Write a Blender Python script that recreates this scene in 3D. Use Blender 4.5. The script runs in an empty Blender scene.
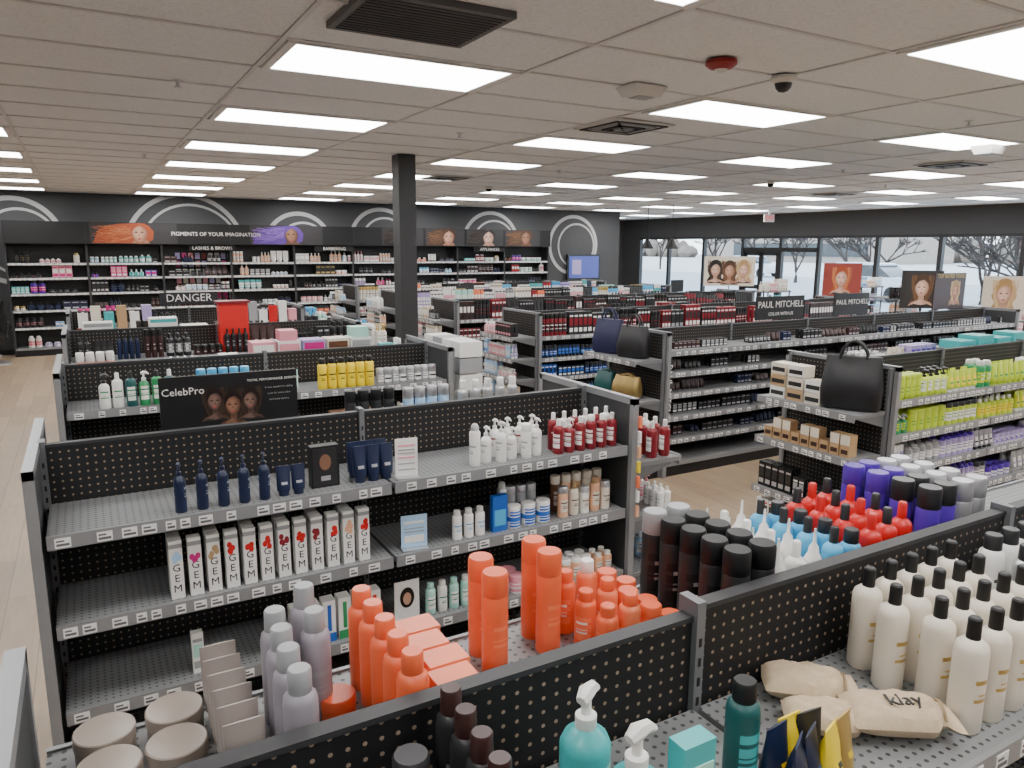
import bpy, math, random
from mathutils import Vector, Matrix
random.seed(7)
H=2.14; CEIL=3.14
# ---------------- materials ----------------
MATS={}
def nodes(m):
    m.use_nodes=True
    nt=m.node_tree
    return nt, nt.nodes['Principled BSDF']
def mat(name,col,rough=.5,metal=0,emit=0,var=.06,scale=12,spec=.5):
    if name in MATS: return name
    m=bpy.data.materials.new(name); nt,b=nodes(m)
    tc=nt.nodes.new('ShaderNodeTexCoord'); n=nt.nodes.new('ShaderNodeTexNoise'); n.inputs['Scale'].default_value=scale
    nt.links.new(tc.outputs['Object'],n.inputs['Vector'])
    mx=nt.nodes.new('ShaderNodeMix'); mx.data_type='RGBA'
    mx.inputs[6].default_value=(col[0]*(1-var),col[1]*(1-var),col[2]*(1-var),1)
    mx.inputs[7].default_value=(min(1,col[0]*(1+var)),min(1,col[1]*(1+var)),min(1,col[2]*(1+var)),1)
    nt.links.new(n.outputs['Fac'],mx.inputs[0]); nt.links.new(mx.outputs[2],b.inputs['Base Color'])
    b.inputs['Roughness'].default_value=rough; b.inputs['Metallic'].default_value=metal
    b.inputs['Specular IOR Level'].default_value=spec
    if emit:
        b.inputs['Emission Color'].default_value=(*col,1); b.inputs['Emission Strength'].default_value=emit
    MATS[name]=m; return name
def dotmat(name,base,dot,s,rad,plane,rough=.5):
    m=bpy.data.materials.new(name); nt,b=nodes(m); N=nt.nodes.new; L=nt.links.new
    tc=N('ShaderNodeTexCoord'); sp=N('ShaderNodeSeparateXYZ'); L(tc.outputs['Object'],sp.inputs[0])
    cb=N('ShaderNodeCombineXYZ')
    if plane=='v':
        ad=N('ShaderNodeMath'); ad.operation='ADD'; L(sp.outputs[0],ad.inputs[0]); L(sp.outputs[1],ad.inputs[1])
        L(ad.outputs[0],cb.inputs[0]); L(sp.outputs[2],cb.inputs[1])
    else:
        L(sp.outputs[0],cb.inputs[0]); L(sp.outputs[1],cb.inputs[1])
    sc=N('ShaderNodeVectorMath'); sc.operation='SCALE'; sc.inputs['Scale'].default_value=1/s; L(cb.outputs[0],sc.inputs[0])
    fr=N('ShaderNodeVectorMath'); fr.operation='FRACTION'; L(sc.outputs[0],fr.inputs[0])
    su=N('ShaderNodeVectorMath'); su.operation='SUBTRACT'; su.inputs[1].default_value=(.5,.5,0); L(fr.outputs[0],su.inputs[0])
    le=N('ShaderNodeVectorMath'); le.operation='LENGTH'; L(su.outputs[0],le.inputs[0])
    lt=N('ShaderNodeMath'); lt.operation='LESS_THAN'; lt.inputs[1].default_value=rad; L(le.outputs['Value'],lt.inputs[0])
    mx=N('ShaderNodeMix'); mx.data_type='RGBA'; mx.inputs[6].default_value=(*base,1); mx.inputs[7].default_value=(*dot,1)
    L(lt.outputs[0],mx.inputs[0]); L(mx.outputs[2],b.inputs['Base Color']); b.inputs['Roughness'].default_value=rough
    MATS[name]=m
dotmat('pegboard',(.005,.005,.006),(.28,.21,.15),.030,.14,'v',.6)
dotmat('shelf_perf',(.22,.225,.23),(.05,.05,.05),.025,.2,'h',.4)
mat('shelf_grey',(.22,.225,.23),.4,.2); mat('upright',(.16,.165,.175),.4,.2); mat('lip',(.26,.265,.275),.35,.2); mat('panelgrey',(.045,.047,.05),.45)
mat('black',(.005,.005,.006),.5); mat('blackgloss',(.012,.012,.014),.2); mat('darkgrey',(.03,.03,.033),.5)
mat('tag',(.8,.8,.79),.5); mat('tagink',(.12,.12,.13),.5); mat('panel_frame',(.8,.8,.79),.5)
C={
'white':(.82,.81,.78),'cream':(.74,.67,.56),'orange':(.84,.14,.05),'orange2':(.90,.22,.10),'navy':(.010,.018,.055),'teal':(.06,.43,.44),'tealdk':(.012,.09,.09),
'red':(.62,.015,.014),'maroon':(.22,.012,.02),'purple':(.085,.025,.38),'blue':(.02,.12,.5),'skyblue':(.08,.42,.72),'lav':(.31,.29,.325),'lilac':(.42,.34,.62),
'taupe':(.27,.225,.19),'greytube':(.33,.285,.265),'yellow':(.88,.66,.02),'lime':(.52,.66,.04),'green':(.03,.28,.10),'mint':(.40,.72,.62),'pink':(.8,.32,.38),'peach':(.78,.43,.26),
'brown':(.14,.06,.03),'gold':(.6,.42,.14),'grey':(.33,.34,.35),'silver':(.6,.6,.62),'char':(.022,.022,.024),'kraft':(.48,.31,.16),'dkbrown':(.045,.018,.016),'ltblue':(.4,.62,.85),'magenta':(.6,.02,.22),
'hairdk':(.012,.008,.007),'hairbl':(.42,.25,.10),'hairred':(.36,.07,.02),'hairpur':(.10,.04,.28),'hairdk2':(.05,.03,.02),'hairbl2':(.62,.44,.24),'hairred2':(.58,.19,.07),'hairpur2':(.24,.12,.5),'hairbr':(.06,.028,.014),'hairbr2':(.15,.075,.035),'lips':(.42,.07,.07),'posterbg':(.03,.028,.03),'posterred':(.30,.05,.04),'eyes':(.03,.018,.014)}
for k,v in C.items(): mat(k,v,.35,.7 if k in('silver','gold') else 0)
SK={'skin1':((.62,.36,.25),(.28,.12,.07)),'skin2':((.30,.15,.09),(.08,.035,.02)),'skin3':((.78,.52,.41),(.42,.22,.15)),'skin4':((.22,.13,.10),(.05,.025,.02))}
for k,(a,b) in SK.items():
    for i in range(6):
        f=i/5; mat('%s_%d'%(k,i),tuple(b[j]*(1-f)+a[j]*f for j in range(3)),.5)
# ---------------- mesh builder ----------------
class M:
    def __init__(s): s.v=[];s.f=[];s.fm=[];s.mi={};s.tr=(1,0,0,0,0)
    def push(s,th=0,tx=0,ty=0,tz=0): s.tr=(math.cos(th),math.sin(th),tx,ty,tz)
    def pop(s): s.tr=(1,0,0,0,0)
    def m(s,n):
        if n not in s.mi: s.mi[n]=len(s.mi)
        return s.mi[n]
    def av(s,x,y,z):
        c,sn,tx,ty,tz=s.tr
        s.v.append((x*c-y*sn+tx,x*sn+y*c+ty,z+tz)); return len(s.v)-1
    def face(s,idx,n): s.f.append(idx); s.fm.append(s.m(n))
    def box(s,x0,x1,y0,y1,z0,z1,n,top=None,front=None):
        a=[s.av(x,y,z) for z in(z0,z1) for y in(y0,y1) for x in(x0,x1)]
        for q,mm in(((0,2,3,1),n),((4,5,7,6),top or n),((0,1,5,4),front or n),((2,6,7,3),n),((0,4,6,2),n),((1,3,7,5),n)): s.face([a[i] for i in q],mm)
    def taper(s,cx,cy,z0,z1,w0,d0,w1,d1,n,rot=0):
        c,sn=math.cos(rot),math.sin(rot); a=[]
        for z,w,d in((z0,w0,d0),(z1,w1,d1)):
            for y in(-d/2,d/2):
                for x in(-w/2,w/2): a.append(s.av(cx+x*c-y*sn,cy+x*sn+y*c,z))
        for q in((0,2,3,1),(4,5,7,6),(0,1,5,4),(2,6,7,3),(0,4,6,2),(1,3,7,5)): s.face([a[i] for i in q],n)
    def lathe(s,cx,cy,z0,prof,seg=12,rot=0):
        rings=[]
        cr,sr=math.cos(rot),math.sin(rot)
        for p in prof:
            r=p[0]; rx,ry=(r if isinstance(r,tuple) else (r,r)); ring=[]
            for i in range(seg):
                t=2*math.pi*(i+.5)/seg; x=rx*math.cos(t); y=ry*math.sin(t)
                ring.append(s.av(cx+x*cr-y*sr,cy+x*sr+y*cr,z0+p[1]))
            rings.append(ring)
        for k in range(len(prof)-1):
            p=prof[k]
            for i in range(seg):
                mm=p[2]
                if len(p)>3 and p[3]:
                    t=2*math.pi*(i+1)/seg
                    if min(abs(math.sin(t)-1),abs(math.sin(t)+1))<1-math.cos(p[4]): mm=p[3]
                j=(i+1)%seg
                s.face([rings[k][i],rings[k][j],rings[k+1][j],rings[k+1][i]],mm)
        s.face(rings[0][::-1],prof[0][2]); s.face(rings[-1],prof[-1][2])
    def ell(s,cx,y,cz,rx,rz,n,seg=18,tilt=0):
        c,k=math.cos(tilt),math.sin(tilt); a=[]
        for i in range(seg):
            u=rx*math.cos(2*math.pi*i/seg); w=rz*math.sin(2*math.pi*i/seg); a.append(s.av(cx+u*c-w*k,y,cz+u*k+w*c))
        s.face(a,n)
    def poly(s,pts,y,n): s.face([s.av(a,y,b) for a,b in pts],n)
    def tube(s,pts,r,n,seg=6):
        pts=[Vector(p) for p in pts]; rings=[]
        for i,p in enumerate(pts):
            d=(pts[min(i+1,len(pts)-1)]-pts[max(i-1,0)]).normalized()
            a=d.cross(Vector((0,0,1)));
            if a.length<.05: a=d.cross(Vector((0,1,0)))
            a.normalize(); b=d.cross(a)
            rr=r[i] if isinstance(r,list) else r
            rings.append([s.av(*(p+rr*(a*math.cos(2*math.pi*k/seg)+b*math.sin(2*math.pi*k/seg)))) for k in range(seg)])
        for i in range(len(rings)-1):
            for k in range(seg):
                s.face([rings[i][k],rings[i][(k+1)%seg],rings[i+1][(k+1)%seg],rings[i+1][k]],n)
        s.face(rings[0],n); s.face(rings[-1],n)
    def build(s,name,smooth=True,parent=None):
        me=bpy.data.meshes.new(name); me.from_pydata(s.v,[],s.f)
        for n in s.mi: me.materials.append(MATS[n])
        me.polygons.foreach_set('material_index',s.fm)
        if smooth:
            me.polygons.foreach_set('use_smooth',[True]*len(s.f)); me.set_sharp_from_angle(angle=math.radians(40))
        me.update(); ob=bpy.data.objects.new(name,me); bpy.context.collection.objects.link(ob)
        if parent: ob.parent=parent
        return ob
def text(body,size,loc,rot,m,parent,ext=.0006):
    c=bpy.data.curves.new('lettering','FONT'); c.body=body; c.size=size; c.align_x='CENTER'; c.align_y='CENTER'; c.extrude=ext; c.resolution_u=2
    o=bpy.data.objects.new('lettering',c); o.data.materials.append(MATS[m]); o.location=loc; o.rotation_euler=rot
    bpy.context.collection.objects.link(o); o.parent=parent; return o
R90=(math.pi/2,0,0)
# ---------------- products ----------------
def item(g,t,x,y,z,h,r,body,cap='black',lab=None,txt=None,seg=12,rot=0):
    lab=lab or body; txt=txt or lab
    def lb(rr): return [(rr,.18*h,body,lab,1.0),(rr,.30*h,body,txt,.62),(rr,.33*h,body,lab,1.0),(rr,.36*h,body,txt,.5),(rr,.375*h,body,lab,1.0),(rr,.46*h,body,txt,.7),(rr,.50*h,body,lab,1.0),(rr,.58*h,body)]
    if t=='bottle':
        p=[(r*.9,0,body),(r,.02*h,body)]+lb(r)+[(r,.72*h,body),(r*.9,.765*h,body),(r*.62,.80*h,body),(r*.42,.815*h,cap),(r*.42,.82*h,cap),(r*.4,.985*h,cap),(r*.3,h,cap)]
        g.lathe(x,y,z,p,seg,rot)
    elif t=='cyl':
        p=[(r*.92,0,body),(r,.015*h,body)]+lb(r)+[(r,.76*h,body),(r*.95,.775*h,cap),(r,.785*h,cap),(r,.97*h,cap),(r*.9,h,cap)]
        g.lathe(x,y,z,p,seg,rot)
    elif t=='shoulder':
        p=[(r*.92,0,body),(r,.015*h,body)]+lb(r)+[(r,.74*h,body),(r*.93,.79*h,body),(r*.72,.82*h,body),(r*.68,.825*h,cap),(r*.7,.83*h,cap),(r*.68,.985*h,cap),(r*.6,h,cap)]
        g.lathe(x,y,z,p,seg,rot)
    elif t=='can':
        p=[(r*.93,0,'silver'),(r,.015*h,body)]+lb(r)+[(r,.80*h,body),(r*.8,.84*h,'silver'),(r*.72,.845*h,cap),(r*.7,.95*h,cap),(r*.45,h,cap)]
        g.lathe(x,y,z,p,seg,rot)
    elif t=='spray' or t=='pump':
        p=[(r*.92,0,body),(r,.02*h,body)]+lb(r)+[(r,.60*h,body),(r*.85,.66*h,body),(r*.4,.72*h,cap),(r*.42,.725*h,cap),(r*.42,.80*h,cap),(r*.2,.81*h,cap),(r*.2,.9*h,cap)]
        g.lathe(x,y,z,p,seg,rot)
        c,s_=math.cos(rot),math.sin(rot)
        if t=='pump':
            pts=[(x-r*.45*c,y-r*.45*s_,z+.93*h),(x,y,z+.955*h),(x+r*.5*c,y+r*.5*s_,z+.95*h),(x+r*1.0*c,y+r*1.0*s_,z+.90*h)]
            g.tube(pts,[r*.22,r*.34,r*.26,r*.12],cap,7)
        else:
            pts=[(x-r*.6*c,y-r*.6*s_,z+.89*h),(x-r*.1*c,y-r*.1*s_,z+.95*h),(x+r*.9*c,y+r*.9*s_,z+.95*h)]
            g.tube(pts,[r*.25,r*.36,r*.2],cap,7)
            g.tube([(x+r*.5*c,y+r*.5*s_,z+.92*h),(x+r*.8*c,y+r*.8*s_,z+.86*h),(x+r*.72*c,y+r*.72*s_,z+.78*h)],r*.1,cap,5)
    elif t=='jar':
        p=[(r*.93,0,body),(r,.05*h,body),(r,.12*h,body,lab,1.1),(r,.3*h,body,txt,.6),(r,.4*h,body,lab,1.1),(r,.55*h,body),(r*.96,.6*h,cap),(r*1.02,.62*h,cap),(r*1.02,.94*h,cap),(r*.95,h,cap)]
        g.lathe(x,y,z,p,seg,rot)
    elif t=='tube':
        p=[(r*.75,0,cap),(r*.78,.15*h,cap),(r*.95,.16*h,body),((r*1.0,r*.95),.25*h,body,lab,.9),((r*1.02,r*.85),.4*h,body,txt,.5),((r*1.03,r*.7),.48*h,body,lab,.9),((r*1.05,r*.5),.7*h,body),((r*1.08,r*.1),.93*h,body),((r*1.08,r*.08),h,body)]
        g.lathe(x,y,z,p,seg,rot)
    elif t=='tip':
        p=[(r*.92,0,body),(r,.02*h,body)]+lb(r)+[(r,.62*h,body),(r*.55,.72*h,body),(r*.5,.73*h,cap),(r*.42,.80*h,cap),(r*.16,.84*h,cap),(r*.1,h,cap)]
        g.lathe(x,y,z,p,seg,rot)
    elif t=='box':
        w=r; d=r*.8
        g.box(x-w,x+w,y-d,y+d,z,z+h,body)
        for yy in(y-d,y+d):
            for (a,b,mm) in((.12,.3,txt),(.4,.72,lab),(.78,.86,txt)):
                g.box(x-w*.8,x+w*.8,yy-.001,yy+.001,z+h*a,z+h*b,mm)
PALS={
'mix':[('white','grey','white','char'),('white','white','pink','char'),('mint','white','white','green'),('navy','black','navy','silver'),('maroon','white','white','red'),('char','black','char','silver'),('char','black','char','gold'),('lilac','white','white','purple'),('orange2','white','white','orange'),('cream','gold','white','brown'),('skyblue','white','white','blue'),('teal','white','white','teal'),('white','black','white','black')],
'dark':[('char','black','char','silver'),('char','char','grey','white'),('navy','black','navy','silver'),('dkbrown','black','dkbrown','silver'),('black','black','char','silver')],
'blue':[('blue','char','navy','white'),('navy','char','blue','white'),('char','black','blue','white'),('navy','black','blue','ltblue')],
'redk':[('char','black','maroon','white'),('maroon','black','char','white'),('char','black','char','maroon'),('dkbrown','black','white','char'),('char','black','char','silver')],
'lime':[('lime','lime','green','white'),('lime','white','yellow','green'),('lime','char','white','green'),('lime','lime','lime','green'),('green','white','lime','white')],
'purp':[('lilac','purple','white','purple'),('lilac','white','lilac','white'),('grey','silver','white','lilac'),('white','lilac','lilac','purple'),('lav','char','white','char')],
'light':[('white','white','white','grey'),('white','silver','ltblue','grey'),('cream','white','white','kraft'),('white','pink','pink','white'),('ltblue','white','white','blue'),('peach','white','white','brown'),('char','white','grey','white')],
'tan':[('kraft','white','cream','brown'),('kraft','black','kraft','char'),('white','black','char','red')],
'vivid':[('purple','char','magenta','white'),('magenta','white','pink','white'),('teal','white','mint','white'),('char','char','orange2','white'),('white','magenta','pink','purple'),('blue','white','skyblue','white'),('char','pink','magenta','white'),('white','char','lilac','char'),('maroon','char','white','red'),('char','black','char','silver')],
'pastel':[('pink','white','white','magenta'),('lilac','white','white','purple'),('ltblue','white','white','blue'),('white','white','pink','red'),('cream','white','white','gold'),('char','black','char','pink')],
}
TYPES=['bottle','cyl','shoulder','can','spray','pump','jar','tube','box','box']
def fill(g,x0,x1,yf,z,hmax,pal='mix',dens=.85,seg=8,rows=2,types=None,side=-1,rmin=.02,rmax=.032,hmin=.5,nmax=6):
    x=x0; types=types or TYPES
    while x<x1-.05:
        if random.random()>dens: x+=random.uniform(.06,.18); continue
        t=random.choice(types); b,c,l,tx=random.choice(PALS[pal]); r=random.uniform(rmin,rmax)
        h=hmax*random.uniform(hmin,1)
        if t=='jar': r*=1.2; h=min(h,.09)
        n=random.randint(2,nmax)
        for k in range(n):
            if x+2*r>x1: break
            for q in range(rows):
                if q and random.random()<.12: continue
                item(g,t,x+r,yf-side*(r+.02+q*2.15*r),z,h,r,b,c,l,tx,seg,rot=random.uniform(-.15,.15)+(math.pi*1.5 if t in('spray','pump') else 0))
            x+=2*r+.008
        x+=random.uniform(.004,.03)
def shelf(g,x0,x1,yc,side,z,depth,nsec=1,tags=True):
    ya=yc+side*.025; yb=yc+side*depth; a,b=min(ya,yb),max(ya,yb)
    g.box(x0,x1,a,b,z-.025,z,'shelf_grey',top='shelf_perf')
    yo=yb+side*.012; a,b=min(yb,yo),max(yb,yo)
    g.box(x0,x1,a,b,z-.045,z+.006,'lip')
    if tags:
        x=x0+random.uniform(.02,.1)
        while x<x1-.06:
            w=random.choice([.035,.045,.05]); y2=yo+side*.002
            g.box(x,x+w,min(yo,y2),max(yo,y2),z-.04,z-.004,'tag')
            y3=y2+side*.0006
            g.box(x+.005,x+w*.6,min(y2,y3),max(y2,y3),z-.018,z-.012,'tagink')
            g.box(x+.005,x+w*.9,min(y2,y3),max(y2,y3),z-.033,z-.024,'tagink')
            x+=w+random.choice([.015,.03,.05,.08])
def bracket(g,x,yc,side,z,depth):
    a=[g.av(x+dx,yc+side*y,zz) for dx in(-.004,.004) for y,zz in((.03,z-.025),(depth*.85,z-.025),(depth*.85,z-.035),(.03,z-.11))]
    g.face(a[0:4],'upright'); g.face(a[4:8],'upright')
    for i in range(4): g.face([a[i],a[(i+1)%4],a[4+(i+1)%4],a[4+i]],'upright')
def gondola(x0,x1,y,nsec,near,far,depth=.42,top=1.37,endL=True,endR=True,capL=None,capR=None,dtop=None):
    g=M(); w=(x1-x0)/nsec
    g.box(x0,x1,y-depth,y+depth,0,.10,'black'); g.box(x0,x1,y-depth-.01,y+depth+.01,.10,.14,'lip',top='shelf_perf')
    for i in range(nsec):
        tt=top+(dtop[i] if dtop else 0)
        g.box(x0+i*w+.012,x0+(i+1)*w-.012,y-.014,y+.014,.14,tt-.012,'pegboard')
        g.box(x0+i*w+.012,x0+(i+1)*w-.012,y-.018,y+.018,tt-.012,tt,'darkgrey')
        for z in near:
            shelf(g,x0+i*w+.008,x0+(i+1)*w-.008,y,-1,z,depth); bracket(g,x0+i*w+.02,y,-1,z,depth); bracket(g,x0+(i+1)*w-.02,y,-1,z,depth)
        for z in far:
            shelf(g,x0+i*w+.008,x0+(i+1)*w-.008,y,1,z,depth+.02); bracket(g,x0+i*w+.02,y,1,z,depth); bracket(g,x0+(i+1)*w-.02,y,1,z,depth)
    for i in range(nsec+1):
        xx=x0+i*w; g.box(xx-.012,xx+.012,y-.03,y+.03,.14,top+.015,'upright')
        for k in range(24): 
            zz=.2+k*.047; g.box(xx-.004,xx+.004,y-.0312,y+.0312,zz,zz+.02,'black')
    for flag,xx in((endL,x0-.035),(endR,x1+.012)):
        if flag:
            g.box(xx,xx+.023,y-depth-.02,y+depth+.03,.0,top+.005,'panelgrey')
            for yy in(y-depth-.03,y+depth+.03-.02): g.box(xx-.006,xx+.029,yy,yy+.03,0,top+.012,'lip')
            g.box(xx-.006,xx+.029,y-depth-.03,y+depth+.04,top-.02,top+.014,'lip')
    for lv,xx,th in((capL,x0-.04,-math.pi/2),(capR,x1+.04,math.pi/2)):
        if lv:
            g.push(th,xx,y); cw=.40
            g.box(-cw,cw,-.012,.005,.14,top-.01,'pegboard'); g.box(-cw-.012,-cw+.008,-.03,.0,0,top,'upright'); g.box(cw-.008,cw+.012,-.03,.0,0,top,'upright')
            g.box(-cw,cw,-.34,0,0,.1,'black'); g.box(-cw,cw,-.35,0,.1,.14,'lip',top='shelf_perf')
            for z in lv:
                shelf(g,-cw,cw,0,-1,z,.34); bracket(g,-cw+.01,0,-1,z,.34); bracket(g,cw-.01,0,-1,z,.34)
            g.pop()
    return g.build('shelving_gondola')
L4=[.45,.79,1.13]
gondola(-.15,3.61,1.12,3,L4,[.45,.80,1.16],depth=.43,endR=True,dtop=[-.02,0,0])
gondola(-.20,2.37,3.35,2,L4,L4,capR=[.4,.72,1.02])
gondola(-.17,2.37,5.57,2,L4,L4,capR=[.4,.72,1.02])
gondola(-.17,2.37,7.8,2,L4,L4,capR=[.4,.75,1.1])
gondola(-.17,2.37,10.03,2,L4,L4,capR=[.4,.75,1.1])
CX0,CX1=4.62,10.52
gondola(CX0,CX1,3.35,5,[.40,.66,.90,1.14],L4,capL=[.4,.78,1.08])
gondola(CX0,CX1,5.57,5,[.36,.58,.80,1.0,1.2],L4,capL=[.4,.75,1.13])
for yy in(7.8,10.03,12.26,14.5): gondola(CX0,CX1,yy,5,[.36,.60,.84,1.1],L4,capL=[.36,.6,.85,1.1])
# ---- row 2 near side
g=M()
for i in range(5): item(g,'spray',.25+i*.078,2.99,1.13,.20,.022,'navy','navy','navy','silver',16,rot=-1.9)
g.build('styling_spray_bottles')
g=M()
for i,x in enumerate((.64,.70)): item(g,'tube',x,3.0,1.13,.125,.027,'navy','navy','navy','silver',14)
for i,x in enumerate((.97,1.03,1.09)): 
    item(g,'tube',x,3.02,1.13,.16,.03,'navy','navy','navy','silver',14); item(g,'tube',x,3.10,1.13,.16,.03,'navy','navy','navy','silver',14)
g.build('hair_cream_tubes')
g=M(); g.box(.76,.88,3.02,3.07,1.13,1.31,'black'); g.box(.77,.87,3.018,3.02,1.14,1.30,'char'); g.ell(.82,3.016,1.24,.025,.035,'skin2_3'); g.box(.80,.84,3.015,3.018,1.16,1.18,'silver'); g.build('product_display_box')
def cardstand(x,y,z,w,h,bg,lines):
    g=M(); g.push(-.15,x,y,z)
    g.box(-w/2,w/2,-.004,.0,.01,h,bg); g.box(-w/2,w/2,-.04,.03,0,.008,'silver')
    for a,b,mm in lines: g.box(-w*.38,w*.38,-.006,-.004,h*a,h*b,mm)
    g.pop(); g.build('shelf_talker_card')
cardstand(1.17,2.98,1.13,.10,.18,'white',[(.8,.84,'pink'),(.7,.73,'grey'),(.62,.64,'grey'),(.5,.54,'pink'),(.35,.38,'grey'),(.2,.23,'grey')])
cardstand(1.20,2.98,.79,.12,.16,'ltblue',[(.75,.82,'white'),(.6,.63,'grey'),(.5,.53,'grey'),(.2,.4,'white')])
g=M()
for i in range(6):
    item(g,['can','pump','spray','pump','cyl','pump'][i],1.52+i*.07,3.0+.02*(i%2),1.13,[.2,.18,.2,.16,.17,.19][i],.026,'white','white' if i!=0 else 'silver','white','grey',14,rot=-1.2)
    if i>1: item(g,'pump',1.54+i*.07,3.1,1.13,.19,.026,'white','white','white','maroon',14,rot=-1.2)
g.build('conditioner_pump_bottles')
g=M()
for i in range(6):
    item(g,['bottle','spray','bottle','shoulder','bottle','bottle'][i],1.98+i*.066,2.99,1.13,.175,.027,'maroon','white','white','maroon',14,rot=-1.2)
    item(g,'bottle',2.0+i*.066,3.07,1.13,.19,.027,'white' if i%2 else 'maroon','white','maroon','white',14)
g.build('color_care_bottles')
emp=bpy.data.objects.new('hair_color_cartons',None); bpy.context.collection.objects.link(emp)
g=M(); fl=['ltblue','magenta','kraft','red','red','red','maroon','red','maroon','red','peach','red']
for i in range(12):
    x=.215+i*.068; y=2.99
    g.box(x-.024,x+.024,y-.024,y+.024,.79,1.025,'white'); g.box(x-.0242,x+.0242,y-.0242,y+.0242,.995,1.012,'grey')
    for k in range(5): g.ell(x+random.uniform(-.012,.012),y-.0246-k*.0002,.955+random.uniform(-.02,.02),.010,.013,fl[i],8)
    if i%2==0: g.box(x-.024,x+.024,y+.04,y+.088,.79,1.025,'white')
g.build('cartons',parent=emp)
for i in range(12): text('G\nE\nM',.042,(.215+i*.068,2.9655,.872),R90,'char',emp)
g=M()
for i in range(6):
    x=.66+i*.068; g.box(x-.027,x+.027,2.96,3.02,.45,.64,'white')
    g.box(x-.027,x+.027,2.958,2.9598,.45,.49,['red','orange','blue','green','magenta','red'][i]); g.box(x-.008,x+.008,2.958,2.9598,.5,.62,['red','orange','blue','green','magenta','red'][i])
item(g,'box',.27,3.0,.45,.17,.022,'white','white','mint','grey')
g.build('hair_dye_boxes')
g=M()
for i in range(3): item(g,'shoulder',1.42+i*.06,2.99,.79,.14,.024,'white','white','white','skyblue',14)
g.box(1.60,1.68,2.97,3.0,.79,.97,'blue'); g.box(1.61,1.67,2.968,2.97,.82,.90,'skyblue')
for i in range(3):
    item(g,'jar',1.73+i*.085,3.0,.79,.055,.036,'white','blue','blue','white',16); item(g,'jar',1.73+i*.085,3.0,.845,.055,.036,'white','white','blue','white',16)
item(g,'can',1.72,3.1,.79,.2,.026,'silver','white','grey','navy',14)
for i in range(3): item(g,'cyl',1.77+i*.06,3.1,.79,.17,.026,'grey','silver','grey','navy',14)
for i in range(5): item(g,['cyl','bottle','cyl','shoulder','cyl'][i],2.02+i*.066,3.0,.79,[.16,.17,.14,.18,.15][i],.027,['peach','cream','white','peach','cream'][i],'kraft' if i%2 else 'silver','cream','brown',14)
for i in range(5): item(g,'cyl',2.03+i*.066,3.09,.79,.19,.027,['brown','peach','kraft','cream','peach'][i],'cream','cream','brown',12)
g.build('treatment_bottles')
g=M()
g.box(1.1,1.22,2.98,2.985,.45,.64,'white'); g.ell(1.16,2.978,.56,.035,.05,'hairdk'); g.ell(1.16,2.977,.555,.02,.03,'skin1_4')
for i in range(5): item(g,'shoulder',1.28+i*.06,2.99,.45,.15,.024,['mint','white','mint','mint','white'][i],'white' if i%2 else 'mint','white','green',14)
fill(g,1.62,2.34,2.93,.45,.2,'light',.98,12,2,['bottle','cyl','shoulder','tube','jar'])
fill(g,.6,2.34,2.93,.14,.2,'mix',.95,10,2)
fill(g,-.1,2.34,3.77,1.13,.17,'mix',.95,10,2,side=1)
for i in range(4): item(g,'cyl',1.15+i*.07,3.70,1.13,.27,.03,'char','black','char','silver',14)
for i in range(4): item(g,'cyl',1.47+i*.07,3.70,1.13,.26,.03,'ltblue','silver','grey','white',14)
for i in range(5): item(g,'shoulder',1.80+i*.08,3.70,1.13,.27,.03,'silver','white','white','grey',14)
g.push(math.pi/2,2.41,3.35)
for q in range(2):
    for i in range(9): item(g,'bottle',-.34+i*.083,-.28+q*.09,1.02,.20,.03,'maroon' if (i//2)%2==0 else 'white','white','white' if (i//2)%2==0 else 'maroon','grey',12)
fill(g,-.38,.38,-.34,.72,.2,'light',.95,10,2); fill(g,-.38,.38,-.34,.4,.2,'light',.95,10,2)
g.pop()
for k in range(7): g.box(2.41,2.425,2.885,2.905,.75+k*.08,.81+k*.08,['peach','white','orange2','yellow'][k%4])
g.build('haircare_products')
H2={'hairdk':'hairdk2','hairbl':'hairbl2','hairred':'hairred2','hairpur':'hairpur2','hairbr':'hairbr2'}
def egg(g,rx,rz,cx,cz,n,yy,tilt=0):
    c,k=math.cos(tilt),math.sin(tilt); P=[]
    for i in range(26):
        t=2*math.pi*i/26; u=rx*math.cos(t)*(1-.28*max(0,-math.sin(t))**1.5); w=rz*math.sin(t); P.append((cx+u*c-w*k,cz+u*k+w*c))
    g.poly(P,yy,n)
def facefeat(g,x,z,s,skin,y,tilt=0):
    for i in range(6):
        f=i/5; egg(g,(.40-.19*f)*s,(.58-.30*f)*s,x-.07*f*s,z-.1*s+.03*f*s,'%s_%d'%(skin,i),y-.0003*i,tilt)
    y-=.002
    for q in(-1,1):
        cx=x-.02*s+q*.155*s
        g.ell(cx,y,z-.03*s,.095*s,.055*s,skin+'_1',10); g.ell(cx,y-.0003,z-.045*s,.065*s,.024*s,'eyes',10)
        g.poly([(cx-.11*s,z+.075*s),(cx,z+.115*s),(cx+.11*s,z+.075*s),(cx,z+.095*s)],y,'eyes')
    g.poly([(x-.01*s,z),(x+.05*s,z-.23*s),(x-.02*s,z-.25*s),(x-.09*s,z-.24*s),(x-.05*s,z-.2*s),(x-.01*s,z-.18*s)],y,skin+'_2')
    g.poly([(x-.14*s,z-.385*s),(x-.06*s,z-.345*s),(x-.02*s,z-.355*s),(x+.02*s,z-.345*s),(x+.10*s,z-.385*s),(x-.02*s,z-.445*s)],y,'lips')
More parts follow.
